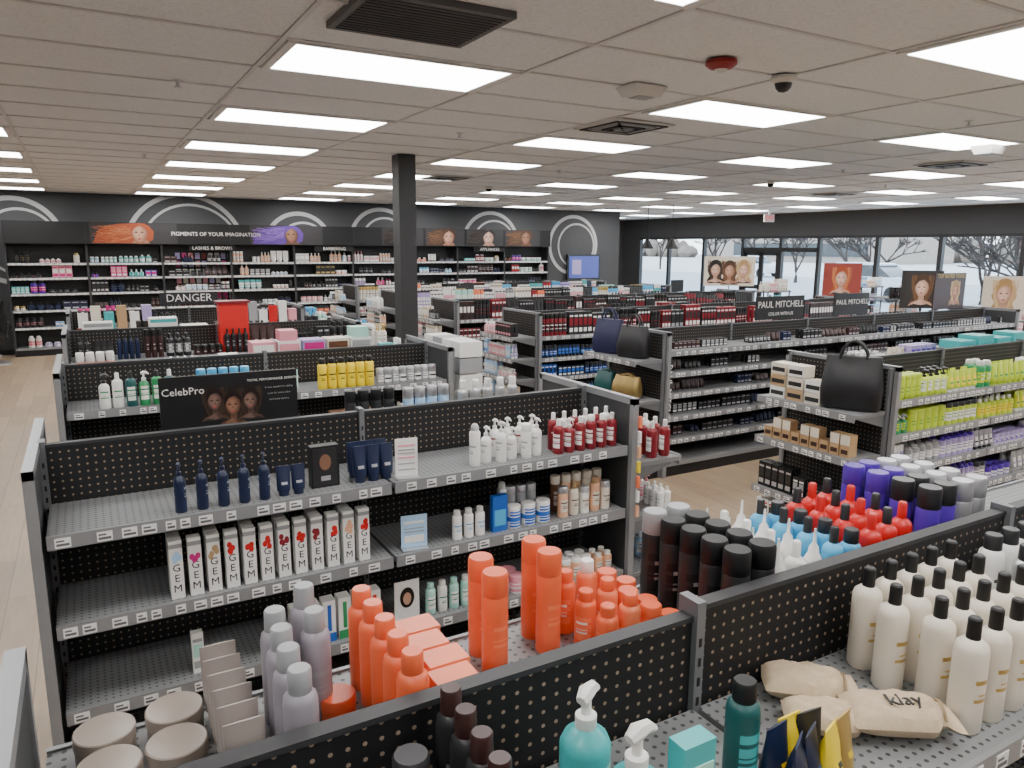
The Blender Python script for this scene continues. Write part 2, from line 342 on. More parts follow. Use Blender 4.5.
def portrait(g,x,y,z,s,skin,hair,long=True):
    h2=H2.get(hair,hair); L=-1.15 if long else -.35; rr=random.Random(int(x*1000+s*777))
    pts=[]
    for k in range(9):
        f=k/8; pts.append((x-(.60+.10*math.sin(f*9)-.05*f)*s,z+(L*(1-f))*s))
    for k in range(1,12):
        t=math.pi*(1-k/12); pts.append((x+.62*s*math.cos(t),z+.78*s*math.sin(t)))
    for k in range(9):
        f=1-k/8; pts.append((x+(.62+.10*math.sin(f*8+1)-.05*f)*s,z+(L*(1-f))*s))
    g.poly(pts,y,hair)
    for k in range(26):
        sd=-1 if k%2 else 1; a0=rr.uniform(.3,.62)*sd; w=rr.uniform(.008,.02)*s; ph=rr.uniform(0,6)
        P=[(x+(a0*(.35+.65*min(1,(1-f)*1.8))+.03*math.sin(f*8+ph))*s,z+(.68-f*(.68-L)*.97)*s) for f in [q/8 for q in range(9)]]
        P=[(px+ (sd*.03*s),pz) for px,pz in P]
        g.poly([(px-w,pz) for px,pz in P]+[(px+w,pz) for px,pz in P[::-1]],y-.0004-.00001*k,h2)
    g.poly([(x-.75*s,z-1.18*s),(x+.75*s,z-1.18*s),(x+.55*s,z-.95*s),(x+.17*s,z-.82*s),(x+.16*s,z-.4*s),(x-.16*s,z-.4*s),(x-.17*s,z-.82*s),(x-.55*s,z-.95*s)],y-.0012,skin+'_1')
    g.poly([(x-.6*s,z-1.18*s),(x+.3*s,z-1.18*s),(x+.1*s,z-.98*s),(x+.02*s,z-.8*s),(x-.12*s,z-.8*s),(x-.4*s,z-.98*s)],y-.0015,skin+'_3')
    g.poly([(x-.7*s,z-1.18*s),(x+.7*s,z-1.18*s),(x+.4*s,z-1.05*s),(x,z-1.12*s),(x-.4*s,z-1.05*s)],y-.0018,'char')
    facefeat(g,x,z,s,skin,y-.0022)
    g.poly([(x-.43*s,z-.05*s),(x-.43*s,z+.35*s),(x-.2*s,z+.60*s),(x+.25*s,z+.58*s),(x+.43*s,z+.3*s),(x+.43*s,z-.1*s),(x+.34*s,z+.2*s),(x+.10*s,z+.42*s),(x-.2*s,z+.32*s),(x-.36*s,z+.1*s)],y-.0058,hair)
def sign(name,x,y,z0,w,h,bg,ports=[],txts=[],th=0,frame=None,stand=False,t=.015):
    g=M(); g.push(th,x,y,0)
    g.box(-w/2,w/2,0,t,z0,z0+h,bg)
    if frame:
        for a,b,c_,d in((-w/2,-w/2+.015,z0,z0+h),(w/2-.015,w/2,z0,z0+h),(-w/2,w/2,z0,z0+.015),(-w/2,w/2,z0+h-.015,z0+h)): g.box(a,b,-.008,0,c_,d,frame)
    if stand:
        g.tube([(0,t/2,0.02),(0,t/2,z0)],.012,'darkgrey'); g.box(-.2,.2,-.15,.17,0,.02,'darkgrey')
    for p in ports: portrait(g,p[0],-.001,z0+p[1],p[2],p[3],p[4],p[5] if len(p)>5 else True)
    g.pop(); o=g.build(name,False)
    for b,sz,dx,dz,mm in txts:
        text(b,sz,(x+dx*math.cos(th)+.009*math.sin(th),y+dx*math.sin(th)-.009*math.cos(th),z0+dz),(math.pi/2,0,th),mm,o)
    return o
sign('hair_tools_poster',.56,3.66,1.135,.62,.41,'black',[(-.075,.29,.085,'skin4','hairdk'),(.085,.28,.085,'skin4','hairdk'),(.005,.265,.09,'skin2','hairdk')],[('CelebPro',.048,-.21,.34,'white'),('TOTAL PERFORMANCE. ESSENTIAL.',.016,.20,.37,'white'),('A new standard in styling',.013,.22,.33,'grey'),('tools for every salon',.013,.22,.30,'grey'),('and every texture',.013,.22,.27,'grey')])
# ---- row 1 far side
g=M()
for x,y in((-.04,1.505),(.085,1.515),(-.035,1.39),(.078,1.40)):
    g.lathe(x,y,1.16,[(.05,0,'taupe'),(.053,.005,'taupe'),(.053,.033,'taupe'),(.052,.034,'brown'),(.052,.036,'taupe'),(.0545,.037,'taupe'),(.0545,.060,'taupe'),(.052,.062,'taupe'),(.049,.0605,'taupe')],28)
g.build('hair_clay_tins')
g=M()
for i in range(6): item(g,'tube',.175,1.235+i*.058,1.16,.17,.033,'greytube','taupe','greytube','taupe',16)
g.build('styling_cream_tubes')
g=M()
for i,(x,y) in enumerate(((.27,1.22),(.27,1.30),(.275,1.38),(.28,1.46),(.35,1.50),(.35,1.42))): item(g,'shoulder',x,y,1.16,.25 if i!=4 else .27,.031,'lav','grey','lav','grey',20)
g.build('grey_shampoo_bottles')
g=M()
for i in range(5): item(g,'shoulder',.475,1.20+i*.074,1.16,.235,.031,'orange','orange','orange','orange2',22)
for x,y,h in((.76,1.40,.25),(.77,1.49,.25),(.92,1.42,.26),(.925,1.50,.26)): item(g,'cyl',x,y,1.16,h,.031,'orange','orange','orange','orange2',22)
g.build('orange_shampoo_bottles')
g=M(); item(g,'jar',.385,1.40,1.16,.062,.038,'orange','orange','orange','white',24); g.build('orange_hair_mask_jar')
g=M()
for i in range(4):
    x=.575+(i%2)*.012; y=1.23+i*.075
    g.box(x-.045,x+.045,y-.033,y+.033,1.16,1.30,'orange2'); g.box(x-.03,x+.03,y-.034,y+.034,1.18,1.2,'white'); g.box(x-.046,x+.046,y-.02,y+.02,1.22,1.26,'orange')
g.build('orange_gift_boxes')
g=M()
for i in range(4):
    for q in range(3): item(g,['shoulder','shoulder','cyl','jar'][i],1.01+i*.066,1.30+q*.09,1.16,[.15,.165,.12,.08][i]+(.015 if q==2 else 0),.027,'orange2' if i%2 else 'orange','white' if i==1 and q==2 else 'orange','orange2','white',16,rot=-1)
g.build('orange_styling_products')
g=M()
for i in range(2):
    for q in range(5): item(g,'cyl',1.31+i*.085,1.19+q*.075,1.16,.27,.034,'char','grey' if q>3 else 'black','black','silver',22)
g.build('black_hairspray_cans')
g=M()
for i in range(3):
    for q in range(4): item(g,['tip','bottle','tip'][i],1.49+i*.07,1.22+q*.085,1.16,.25 if i!=1 else .23,.029,'white','white','white','grey' ,16)
g.build('white_lotion_bottles')
g=M()
for q in range(4): item(g,'bottle',1.71,1.22+q*.085,1.16,.24,.029,'skyblue','char','white','blue',16); item(g,'shoulder',1.785,1.22+q*.085,1.16,.22,.029,'skyblue','char','skyblue','white',16)
g.build('blue_shampoo_bottles')
g=M()
for i in range(3):
    for q in range(4): item(g,'bottle',1.87+i*.07,1.22+q*.085,1.16,.25+.005*i,.031,'red','char' if (i+q)%2 else 'red','red','white',16)
g.build('red_shampoo_bottles')
g=M()
for i in range(2):
    for q in range(4): item(g,'cyl',2.14+i*.075,1.22+q*.085,1.16,.285,.034,'purple','char' if q<2 else 'purple','purple','white',18)
g.build('purple_hairspray_cans')
g=M()
for i in range(2):
    for q in range(4): item(g,'cyl',2.31+i*.075,1.22+q*.085,1.16,.28,.032,'white' if q%2 else 'silver','silver','white','grey',16)
g.build('silver_hairspray_cans')
g=M(); fill(g,-.1,3.5,1.56,.80,.2,'mix',.9,8,2,side=1); fill(g,-.1,3.5,1.56,.45,.2,'mix',.9,8,2,side=1)
fill(g,2.6,3.5,.69,1.13,.22,'light',.9,8,2); fill(g,-.1,3.5,.69,.79,.2,'mix',.9,8,1); fill(g,-.1,3.5,.69,.45,.2,'mix',.9,8,1)
g.build('haircare_products')
# ---- row 1 near side
g=M()
for q in range(4):
    for i in range(5):
        x=1.56+i*.085+(q%2)*.03; y=.765+q*.088
        if q==0 and i==4: continue
        item(g,'bottle',x,y,1.13,.255,.034,'cream','black','cream','gold',24)
g.build('cream_shampoo_bottles')
g=M()
for q in range(3):
    for i in range(5): item(g,'shoulder',2.12+i*.085,.84+q*.09,1.13,.24,.033,'silver' if q==1 else 'white','char','white','char',18)
g.build('silver_conditioner_bottles')
g=M(); item(g,'pump',.69,.94,1.13,.27,.045,'teal','white','teal','mint',26,rot=.5); item(g,'pump',.70,.815,1.13,.27,.045,'teal','white','teal','mint',26,rot=.2)
g.build('teal_pump_bottles')
g=M(); g.box(.79,.86,.80,.84,1.13,1.33,'teal'); g.box(.795,.855,.798,.842,1.15,1.29,'mint'); g.build('teal_carton')
g=M(); item(g,'shoulder',1.0,.87,1.13,.225,.032,'tealdk','black','teal','tealdk',24); g.build('dark_teal_bottle')
g=M()
for q in range(5): item(g,'shoulder',.475+.004*q,.80+q*.066,1.13,.26,.027,'char','dkbrown','char','grey',20)
g.build('brown_hair_oil_bottles')
g=M()
for q in range(4): item(g,'cyl',.40,.80+q*.075,1.13,.19,.031,'char','darkgrey','char','grey',20)
item(g,'cyl',.22,.98,1.13,.19,.031,'char','darkgrey','char','grey',20)
g.build('pomade_jars')
def pouch(g,cx,cy,z,L,W,T,rot,n):
    nu,nv=22,12; c,s_=math.cos(rot),math.sin(rot); ids={}
    for side in(1,-1):
        for i in range(nu+1):
            for j in range(nv+1):
                u=2*i/nu-1; v=2*j/nv-1
                neck=1-.45*math.exp(-((u+.68)/.12)**2)
                edge=max(0,(1-abs(u)**4)*(1-abs(v)**2.5)); hh=T*edge**.5*(.55+.45*neck)*(1 if u>-.7 else .5)
                x=u*L/2*(1-.05*abs(v)); y=v*W/2*neck
                wr=(.005*math.sin(11*u+7*v)+.004*math.sin(17*v+3*u)*(1-u)*.6)*edge
                ids[side,i,j]=g.av(cx+x*c-y*s_,cy+x*s_+y*c,z+(T*.5+side*hh*.5 if side>0 else T*.5-hh*.49)+(wr if side>0 else 0))
        for i in range(nu):
            for j in range(nv): g.face([ids[side,i,j],ids[side,i+1,j],ids[side,i+1,j+1],ids[side,i,j+1]][::side],n)
    nx=-.68*L/2
    g.tube([(cx+nx*c-W*.30*k*s_,cy+nx*s_+W*.30*k*c,z+T*.5+T*.42*(1-k*k)**.5) for k in(-.95,-.6,-.2,.2,.6,.95)],.003,'linen_cord')
mat('linen',(.56,.44,.30),.9,0,0,.12,90)
mat('linen_cord',(.3,.22,.13),.9)
emp=bpy.data.objects.new('linen_pouches',None); bpy.context.collection.objects.link(emp)
g=M()
pouch(g,1.36,1.00,1.13,.21,.11,.07,2.4,'linen'); pouch(g,1.30,.90,1.13,.19,.10,.06,2.5,'linen'); pouch(g,1.42,.82,1.14,.23,.12,.07,2.55,'linen')
g.build('pouches',parent=emp)
text('klay',.048,(1.415,.812,1.213),(0.05,0,-.5),'char',emp,.0015)
g=M()
for i,(cc,l) in enumerate((('navy','yellow'),('navy','blue'),('yellow','char'),('gold','yellow'),('navy','yellow'),('yellow','navy'),('char','yellow'))):
    g.push(.5-.1*i,1.06+(i%4)*.045,.79+.05*(i//4)+.01*(i%2)); item(g,'tube',0,0,1.13,.13,.03,cc,cc,cc,l,12); g.pop()
g.build('sample_packets')
# ---- col1 row 3
g=M(); Y=5.15
for i in range(6): item(g,['pump','bottle','bottle'][i%3],.05+i*.075,Y+.06,1.13,.22,.032,['green','green','tealdk'][i%3] if i>1 else 'white','white' if i%2 else 'char','white','green',12)
for i in range(5): item(g,'cyl',.62+i*.07,Y+.1,1.13,.2,.03,'ltblue','skyblue','white','blue',12)
for i in range(5): item(g,'tube',.95+i*.066,Y+.05,1.13,.16,.03,'pink' if i%2 else 'mint','silver','white','grey',12)
for i in range(6): item(g,'shoulder',1.42+i*.07,Y+.06,1.13,.22,.033,'yellow','black','yellow','char',14)
for i in range(8): item(g,'jar' if i%2 else 'cyl',1.85+i*.06,Y+.06,1.13,.12,.03,'grey','silver','white','char',12)
for z,pal in((.79,'light'),(.45,'mix'),(.14,'mix')): fill(g,-.1,2.34,Y,z,.2,pal,.92,8,2)
fill(g,-.1,2.34,5.99,1.13,.28,'mix',.98,8,2,side=1,nmax=4); fill(g,-.1,2.34,5.99,.79,.2,'mix',.9,8,1,side=1)
g.push(math.pi/2,2.41,5.57); 
for i in range(4):
    for k in range(3): g.box(-.36+i*.18,-.2+i*.18,-.3,-.1,1.02+k*.13,1.14+k*.13,['white','grey','white'][(i+k)%3],front=['white','ltblue','cream','white'][(i*k)%4])
fill(g,-.38,.38,-.34,.72,.2,'pastel',.95,8,2); fill(g,-.38,.38,-.34,.4,.2,'pastel',.95,8,2); g.pop()
g.build('haircare_products')
g=M()
for i in range(5):
    x=1.05+i*.19; g.box(x,x+.17,5.75,5.93,1.33,1.42,['pink','white','lilac','cream','white'][i]); g.box(x+.01,x+.16,5.748,5.75,1.35,1.40,['white','pink','magenta','brown','grey'][i])
    if i in(1,4): g.box(x+.02,x+.15,5.76,5.92,1.42,1.5,['white','pink','white','pink','mint'][i])
    g.box(x,x+.17,5.76,5.93,1.13,1.33,'white')
g.build('gift_set_boxes')
for n,(yy) in enumerate((7.8,10.03)):
    g=M()
    for s_,pals in((-1,['dark','pastel','light','mix']),(1,['vivid','mix','mix','mix'])):
        for z,pal in zip((1.13,.79,.45,.14),pals): fill(g,-.1,2.34,yy+s_*.42,z,.29 if z>1 else .2,pal,.97,8,2,side=s_,hmin=.6,nmax=4)
    g.push(math.pi/2,2.41,yy)
    for z in(1.1,.75,.4): fill(g,-.38,.38,-.34,z,.25,'mix',.95,8,2)
    g.pop(); g.build('haircare_products')
g=M(); g.box(1.08,1.34,7.45,7.6,1.14,1.60,'red'); g.box(1.10,1.32,7.448,7.45,1.2,1.3,'maroon'); g.box(1.06,1.36,7.43,7.62,1.60,1.62,'maroon'); g.build('red_display_box')
sign('category_sign',1.1,9.9,1.43,.66,.14,'char',[],[('DANGER',.13,0,.07,'white')])
g=M(); 
for i,(c1,c2,hh) in enumerate((('white','grey',.28),('kraft','white',.20),('white','teal',.30),('cream','char',.22))):
    g.box(-.05+i*.28,.2+i*.28,7.92,8.12,1.14,1.14+hh,c1); g.box(-.04+i*.28,.19+i*.28,7.918,7.92,1.10+hh,1.13+hh,c2)
for i in range(7): g.box(1.5+i*.12,1.6+i*.12,9.6,9.75,1.14,1.35+.05*(i%3),['pink','white','grey','white','red','white','pink'][i])
for i in range(6): g.box(-.1+i*.13,.0+i*.13,9.6,9.75,1.14,1.38+.07*(i%2),['white','cream','teal','kraft','white','lilac'][i])
g.build('stacked_product_boxes')
# ---- col 2 products
g=M(); Y=2.93
for z,pal,hm in((1.14,'lime',.2),(.90,'lime',.17),(.66,'purp',.17),(.40,'purp',.18),(.14,'light',.2)): fill(g,CX0+.02,CX1-.05,Y,z,hm,pal,.99,10,2,['bottle','cyl','shoulder','spray','tube','pump'] if pal=='lime' else ['tube','jar','cyl','can','tube'],rmin=.026,rmax=.038,hmin=.75)
fill(g,CX0+.02,CX1,3.77,1.13,.24,'pastel',.99,8,2,side=1,hmin=.7)
g.push(-math.pi/2,CX0-.04,3.35)
for i in range(3):
    for k in range(3 if i<2 else 2): g.box(-.35+i*.15,-.22+i*.15,-.28,-.16,1.08+k*.085,1.16+k*.085,'cream',front=['white','kraft','cream'][(i+k)%3]); g.box(-.34+i*.15,-.23+i*.15,-.282,-.28,1.10+k*.085,1.13+k*.085,'char')
for i in range(9): 
    g.box(-.36+i*.08,-.29+i*.08,-.3,-.22,.78,.86,'kraft'); g.box(-.35+i*.08,-.30+i*.08,-.301,-.3,.80,.83,'dkbrown')
    if i%3: g.box(-.36+i*.08,-.29+i*.08,-.3,-.22,.862,.93,'kraft',front='cream')
fill(g,-.38,.38,-.33,.4,.2,'dark',.95,8,2,['box','jar','box']); fill(g,-.38,.38,-.33,.14,.2,'tan',.95,8,2,['box'])
g.pop(); g.build('haircare_products')
g=M()
for i in range(4): g.box(6.2+i*.27,6.42+i*.27,3.42,3.6,1.14,1.40+.03*(i%2),'teal'); 
g.build('teal_gift_boxes')
g=M(); Y=5.15
for z in(1.2,1.0,.8,.58,.36): fill(g,CX0+.02,CX1-.05,Y+.1,z,.10,'dark',.6,6,2,['box','tube','box'],hmin=.6)
fill(g,CX0+.02,CX1,5.99,1.13,.22,'dark',.9,6,2,side=1)
g.push(-math.pi/2,CX0-.04,5.57); fill(g,-.38,.38,-.33,.4,.2,'pastel',.95,8,2); g.pop()
g.build('hair_color_tubes')
for yy,pal in((7.8,'blue'),(10.03,'redk'),(12.26,'mix'),(14.5,'mix')):
    g=M()
    for k,z in enumerate((1.1,.84,.60,.36,.14)): fill(g,CX0+.02,CX1-.05,yy-.42,z,.16 if k else .3,'redk' if k==0 and pal=='blue' else pal,.98,6,1 if k else 2,['box','box','tube','cyl'],hmin=.75)
    fill(g,CX0+.02,CX1,yy+.42,1.13,.26,'redk' if pal!='mix' else 'mix',.97,6,2,side=1,hmin=.7)
    g.push(-math.pi/2,CX0-.04,yy)
    for z in(1.1,.85,.6,.36): fill(g,-.38,.38,-.33,z,.2,'pastel' if yy<9 else 'light',.97,8,2)
    g.pop(); g.build('hair_color_boxes')
def bag(name,cx,cy,z,w,d,h,rot,m_,hn=.12):
    g=M(); g.push(rot,cx,cy,z)
    n=24; rings=[]
    for (rw,rd,zz) in((.46,.42,0),(.5,.5,.02),(.51,.52,h*.35),(.49,.42,h*.6),(.46,.2,h*.88),(.45,.12,h)):
        ring=[]
        for i in range(n):
            t=2*math.pi*i/n; ct,st=math.cos(t),math.sin(t)
            x=w*rw*abs(ct)**.45*(1 if ct>0 else -1); y=d*rd*abs(st)**.45*(1 if st>0 else -1)
            ring.append(g.av(x,y+.008*math.sin(7*x/w*3+zz*20),zz-(.03*h*(1-(x/(w*.5))**2) if zz==h else 0)))
        rings.append(ring)
    for k in range(len(rings)-1):
        for i in range(n): g.face([rings[k][i],rings[k][(i+1)%n],rings[k+1][(i+1)%n],rings[k+1][i]],m_)
    g.face(rings[0],m_); g.face(rings[-1],m_)
    for yy in(-d*.14,d*.14):
        g.tube([(w*.22*math.cos(t),yy,h*.93+hn*math.sin(t)) for t in [math.pi*k/10 for k in range(11)]],.008,m_)
    g.pop(); return g.build(name)
mat('leather',(.010,.010,.012),.4); mat('naval',(.012,.014,.06),.5); mat('goldfab',(.36,.25,.09),.35,.6)
bag('tote_bag',4.40,5.78,1.135,.32,.16,.33,-1.2,'naval'); bag('tote_bag',4.40,5.40,1.135,.32,.16,.30,-1.3,'leather')
bag('cosmetic_bag',4.38,5.45,.755,.30,.14,.20,-1.3,'goldfab',.03); bag('cosmetic_bag',4.38,5.78,.755,.22,.14,.2,-1.3,'tealdk',.03)
bag('tote_bag',4.42,3.12,1.085,.38,.18,.36,-1.1,'leather',.12)
sign('brand_sign',6.55,5.57,1.385,.75,.25,'char',[],[('PAUL MITCHELL',.1,0,.16,'white'),('COLOR WITH US',.05,0,.06,'white')],th=0)
sign('brand_sign',7.75,5.57,1.385,.62,.25,'char',[],[('PAUL MITCHELL',.08,0,.15,'white')],th=0)
sign('tools_sign',9.7,5.57,1.385,.68,.46,'dkbrown',[(.12,.24,.17,'skin1','hairbl')],[('TOP RATED TOOLS',.07,0,.42,'gold')])
e=bpy.data.objects.new('end_panel_lettering',None); bpy.context.collection.objects.link(e)
text('PAUL MITCHELL',.085,(CX0-.012,5.125,.78),(math.pi/2,math.pi/2,0),'white',e)
# ---------------- room shell ----------------
BY=17.4; XR=17.5; XL=-2.8; YF=-3.0; YB2=22.3; XJ=13.5
m=bpy.data.materials.new('floor_vinyl'); nt,b=nodes(m); N=nt.nodes.new;L=nt.links.new
tc=N('ShaderNodeTexCoord'); mp=N('ShaderNodeMapping'); mp.inputs['Rotation'].default_value=(0,0,math.pi/2); L(tc.outputs['Object'],mp.inputs[0])
br=N('ShaderNodeTexBrick'); br.inputs['Scale'].default_value=1; br.inputs['Brick Width'].default_value=1.3; br.inputs['Row Height'].default_value=.19; br.inputs['Mortar Size'].default_value=.002
br.inputs['Color1'].default_value=(.50,.37,.245,1); br.inputs['Color2'].default_value=(.38,.27,.175,1); br.inputs['Mortar'].default_value=(.18,.12,.08,1); L(mp.outputs[0],br.inputs[0])
mp2=N('ShaderNodeMapping'); mp2.inputs['Scale'].default_value=(14,1.2,1); L(tc.outputs['Object'],mp2.inputs[0]); nz=N('ShaderNodeTexNoise'); nz.inputs['Scale'].default_value=3; nz.inputs['Detail'].default_value=6; L(mp2.outputs[0],nz.inputs[0])
mx=N('ShaderNodeMix'); mx.data_type='RGBA'; mx.blend_type='MULTIPLY'; mx.inputs[0].default_value=.4; L(br.outputs[0],mx.inputs[6]); L(nz.outputs[0],mx.inputs[7]); L(mx.outputs[2],b.inputs['Base Color']); b.inputs['Roughness'].default_value=.42
MATS['floor']=m
m=bpy.data.materials.new('ceiling_tile'); nt,b=nodes(m); N=nt.nodes.new;L=nt.links.new
tc=N('ShaderNodeTexCoord'); nz=N('ShaderNodeTexNoise'); nz.inputs['Scale'].default_value=60; nz.inputs['Detail'].default_value=5; L(tc.outputs['Object'],nz.inputs[0])
cr=N('ShaderNodeValToRGB'); cr.color_ramp.elements[0].position=.35; cr.color_ramp.elements[0].color=(.76,.775,.79,1); cr.color_ramp.elements[1].position=.55; cr.color_ramp.elements[1].color=(.84,.86,.88,1)
L(nz.outputs[0],cr.inputs[0]); L(cr.outputs[0],b.inputs['Base Color']); b.inputs['Roughness'].default_value=.9; MATS['ctile']=m
mat('wall',(.06,.062,.066),.7); mat('walllt',(.12,.12,.125),.7); mat('grid',(.68,.69,.70),.5); mat('decal',(.5,.5,.5),.5); mat('frame',(.02,.02,.022),.4)
def solo(name,boxes):
    g=M()
    for bb in boxes: g.box(*bb)
    return g.build(name,False)
solo('floor',[(XL,XR,YF,YB2,-.1,0,'floor')])
solo('ceiling',[(XL,XR,YF,YB2,CEIL,CEIL+.1,'ctile')])
solo('wall_left',[(XL-.15,XL,YF,YB2,0,CEIL,'wall')])
solo('wall_front',[(XL,XR,YF-.15,YF,0,CEIL,'wall')])
solo('wall_back',[(XL,XJ,BY,BY+.15,0,CEIL,'wall')])
solo('wall_return',[(XJ-.15,XJ,BY+.15,YB2,0,CEIL,'wall')])
solo('wall_alcove',[(XJ,XR,YB2,YB2+.15,0,CEIL,'wall')])
WT=2.50; WB=.35
solo('wall_right',[(XR,XR+.2,YF,YB2,WT,CEIL,'wall'),(XR,XR+.2,YF,15.1,0,WB,'wall'),(XR,XR+.2,16.5,YB2,0,WB,'wall'),(XR,XR+.2,21.4,YB2,WB,WT,'wall'),(XR,XR+.2,YF,-1.2,WB,WT,'wall')])
solo('baseboard_back',[(XL,XJ,BY-.015,BY,0,.1,'black')]); solo('baseboard_left',[(XL,XL+.015,YF,BY,0,.1,'black')])
mg=bpy.data.materials.new('window_glass'); mg.use_nodes=True; nt=mg.node_tree; nt.nodes.clear(); o_=nt.nodes.new('ShaderNodeOutputMaterial'); t_=nt.nodes.new('ShaderNodeBsdfTransparent'); gl=nt.nodes.new('ShaderNodeBsdfGlossy'); gl.inputs['Roughness'].default_value=.02; mxs=nt.nodes.new('ShaderNodeMixShader'); mxs.inputs[0].default_value=.04
t_.inputs[0].default_value=(.93,.97,.98,1)
nt.links.new(t_.outputs[0],mxs.inputs[1]); nt.links.new(gl.outputs[0],mxs.inputs[2]); nt.links.new(mxs.outputs[0],o_.inputs[0]); MATS['glass']=mg
ys=[21.4,19.85,18.17,16.5,15.06,13.77,12.03,10.4,8.59,6.9,5.2,3.6,2.0,.4,-1.2]
k=0
for a,b_ in zip(ys[:-1],ys[1:]):
    g=M()
    isdoor=(a==16.5)
    g.box(XR+.02,XR+.14,a-.05,a,0 if isdoor else WB,WT,'frame'); g.box(XR+.02,XR+.14,b_,b_+.05,WB if not isdoor else 0,WT,'frame')
    g.box(XR+.02,XR+.14,b_+.05,a-.05,WT-.07,WT,'frame')
    if isdoor:
        mid=(a+b_)/2
        g.box(XR+.03,XR+.12,b_+.05,a-.05,2.05,2.17,'frame'); g.box(XR+.05,XR+.10,mid-.08,mid+.08,0,2.05,'frame')
        for e0,e1 in((b_+.05,b_+.16),(a-.16,a-.05)): g.box(XR+.05,XR+.10,e0,e1,0,2.05,'frame')
        for z0,z1 in((0,.25),(.95,1.07),(1.95,2.05)): g.box(XR+.05,XR+.10,b_+.05,a-.05,z0,z1,'frame')
        g.box(XR+.07,XR+.08,b_+.05,a-.05,.25,WT-.07,'glass'); g.build('door_1',False)
    else:
        k+=1; g.box(XR+.02,XR+.14,b_+.05,a-.05,WB,WB+.07,'frame')
        if k==4: g.box(XR+.03,XR+.12,b_+.05,a-.05,2.05,2.17,'frame')
        g.box(XR+.07,XR+.08,b_+.05,a-.05,WB+.07,WT-.07,'glass'); g.build('window_%d'%k,False)
g=M()
TY=2.03/3; TX=1.375
y0=4.25-TY/2
n=int((y0-YF)/TY); yy=y0-n*TY
while yy<YB2: g.box(XL,XR,yy-.012,yy+.012,CEIL-.008,CEIL,'grid'); yy+=TY
xx=1.63-TX/2-TX*3
while xx<XR: 
    if xx>XL: g.box(xx-.012,xx+.012,YF,YB2,CEIL-.009,CEIL-.001,'grid')
    xx+=TX
g.build('trim_ceiling_grid',False)
mat('light_lens',(1,.99,.975),.5,0,15,0)
lens=M(); lens.box(-.615,.615,-.30,.30,-.012,-.006,'light_lens')
for a in((-.66,-.615,-.325,.325),(.615,.66,-.325,.325),(-.66,.66,-.325,-.30),(-.66,.66,.30,.325)): lens.box(a[0],a[1],a[2],a[3],-.016,0,'panel_frame')
base=lens.build('ceiling_light_panel',False); base.location=(1.63,4.25,CEIL)
for ix in range(7):
    for iy in range(-3,9):
        x=-1.12+2.75*ix; y=4.25+2.03*iy
        if (ix==1 and iy==0) or y>(16.6 if x<13.4 else 21.5): continue
        o=bpy.data.objects.new('ceiling_light_panel',base.data); o.location=(x,y,CEIL); bpy.context.collection.objects.link(o)
solo('support_column',[(3.08,3.28,7.9,8.1,0,CEIL-.01,'darkgrey')])
mat('grille',(.10,.10,.105),.5)
g=M(); g.box(1.05,1.72,2.98,3.55,CEIL-.03,CEIL,'grille'); 
for i in range(14): g.box(1.08,1.69,3.02+i*.037,3.032+i*.037,CEIL-.034,CEIL-.03,'darkgrey')
g.build('return_air_grille',False)
def lat(name,x,y,prof,seg=24):
    g=M(); g.lathe(x,y,CEIL,[(r,-z,m_) for r,z,m_ in prof],seg); return g.build(name)
mat('plastic',(.7,.69,.66),.4); mat('alarmred',(.3,.01,.015),.4)
lat('fire_alarm_strobe',3.07,3.12,[(.08,.01,'alarmred'),(.085,.03,'alarmred'),(.06,.05,'alarmred'),(.035,.055,'plastic'),(.02,.07,'plastic')])
g=M(); g.taper(3.14,3.87,CEIL-.07,CEIL-.01,.20,.14,.26,.2,'plastic'); g.box(3.08,3.2,3.82,3.92,CEIL-.074,CEIL-.07,'grey'); g.build('motion_sensor_box')
g=M(); g.taper(7.7,4.2,CEIL-.09,CEIL-.01,.2,.16,.26,.22,'plastic'); g.box(7.64,7.76,4.14,4.26,CEIL-.094,CEIL-.09,'grey'); g.build('motion_sensor_box')
def dome(x,y): lat('dome_camera',x,y,[(.07,.01,'plastic'),(.075,.03,'plastic'),(.06,.04,'plastic'),(.05,.05,'blackgloss'),(.045,.075,'blackgloss'),(.025,.095,'blackgloss'),(.005,.10,'blackgloss')])
dome(3.65,3.2); dome(9.0,8.0); dome(6.0,11.3)
def vent(x,y):
    g=M(); g.box(x-.3,x+.3,y-.3,y+.3,CEIL-.02,CEIL-.008,'plastic')
    for i in range(4):
        s_=.26-i*.065
        for a in((x-s_,x+s_,y-s_,y-s_+.02),(x-s_,x+s_,y+s_-.02,y+s_),(x-s_,x-s_+.02,y-s_,y+s_),(x+s_-.02,x+s_,y-s_,y+s_)): g.box(*a,CEIL-.03-.004*i,CEIL-.02,'darkgrey' if i%2==0 else 'grey')
    g.build('air_vent',False)
vent(4.0,5.15); vent(9.0,5.3); vent(4.7,10.2); vent(12.0,9.2)
for x,y in((.6,5.2),(3.0,6.2),(6.1,3.5),(5.5,8.4),(8.5,6.4),(.7,9.5),(3.2,12.),(11,7.5),(5.8,2.6)):
    lat('fire_sprinkler',x,y,[(.035,.009,'silver'),(.03,.015,'silver'),(.01,.016,'silver'),(.01,.045,'silver'),(.025,.046,'silver'),(.025,.05,'silver')],12)
mat('exitred',(.8,.05,.04),.4,0,.6)
e=solo('exit_sign',[(15.62,15.98,14.0,14.05,2.83,3.03,'plastic'),(15.78,15.82,14.0,14.04,3.03,CEIL,'plastic')]); text('EXIT',.17,(15.8,13.99,2.93),R90,'exitred',e)
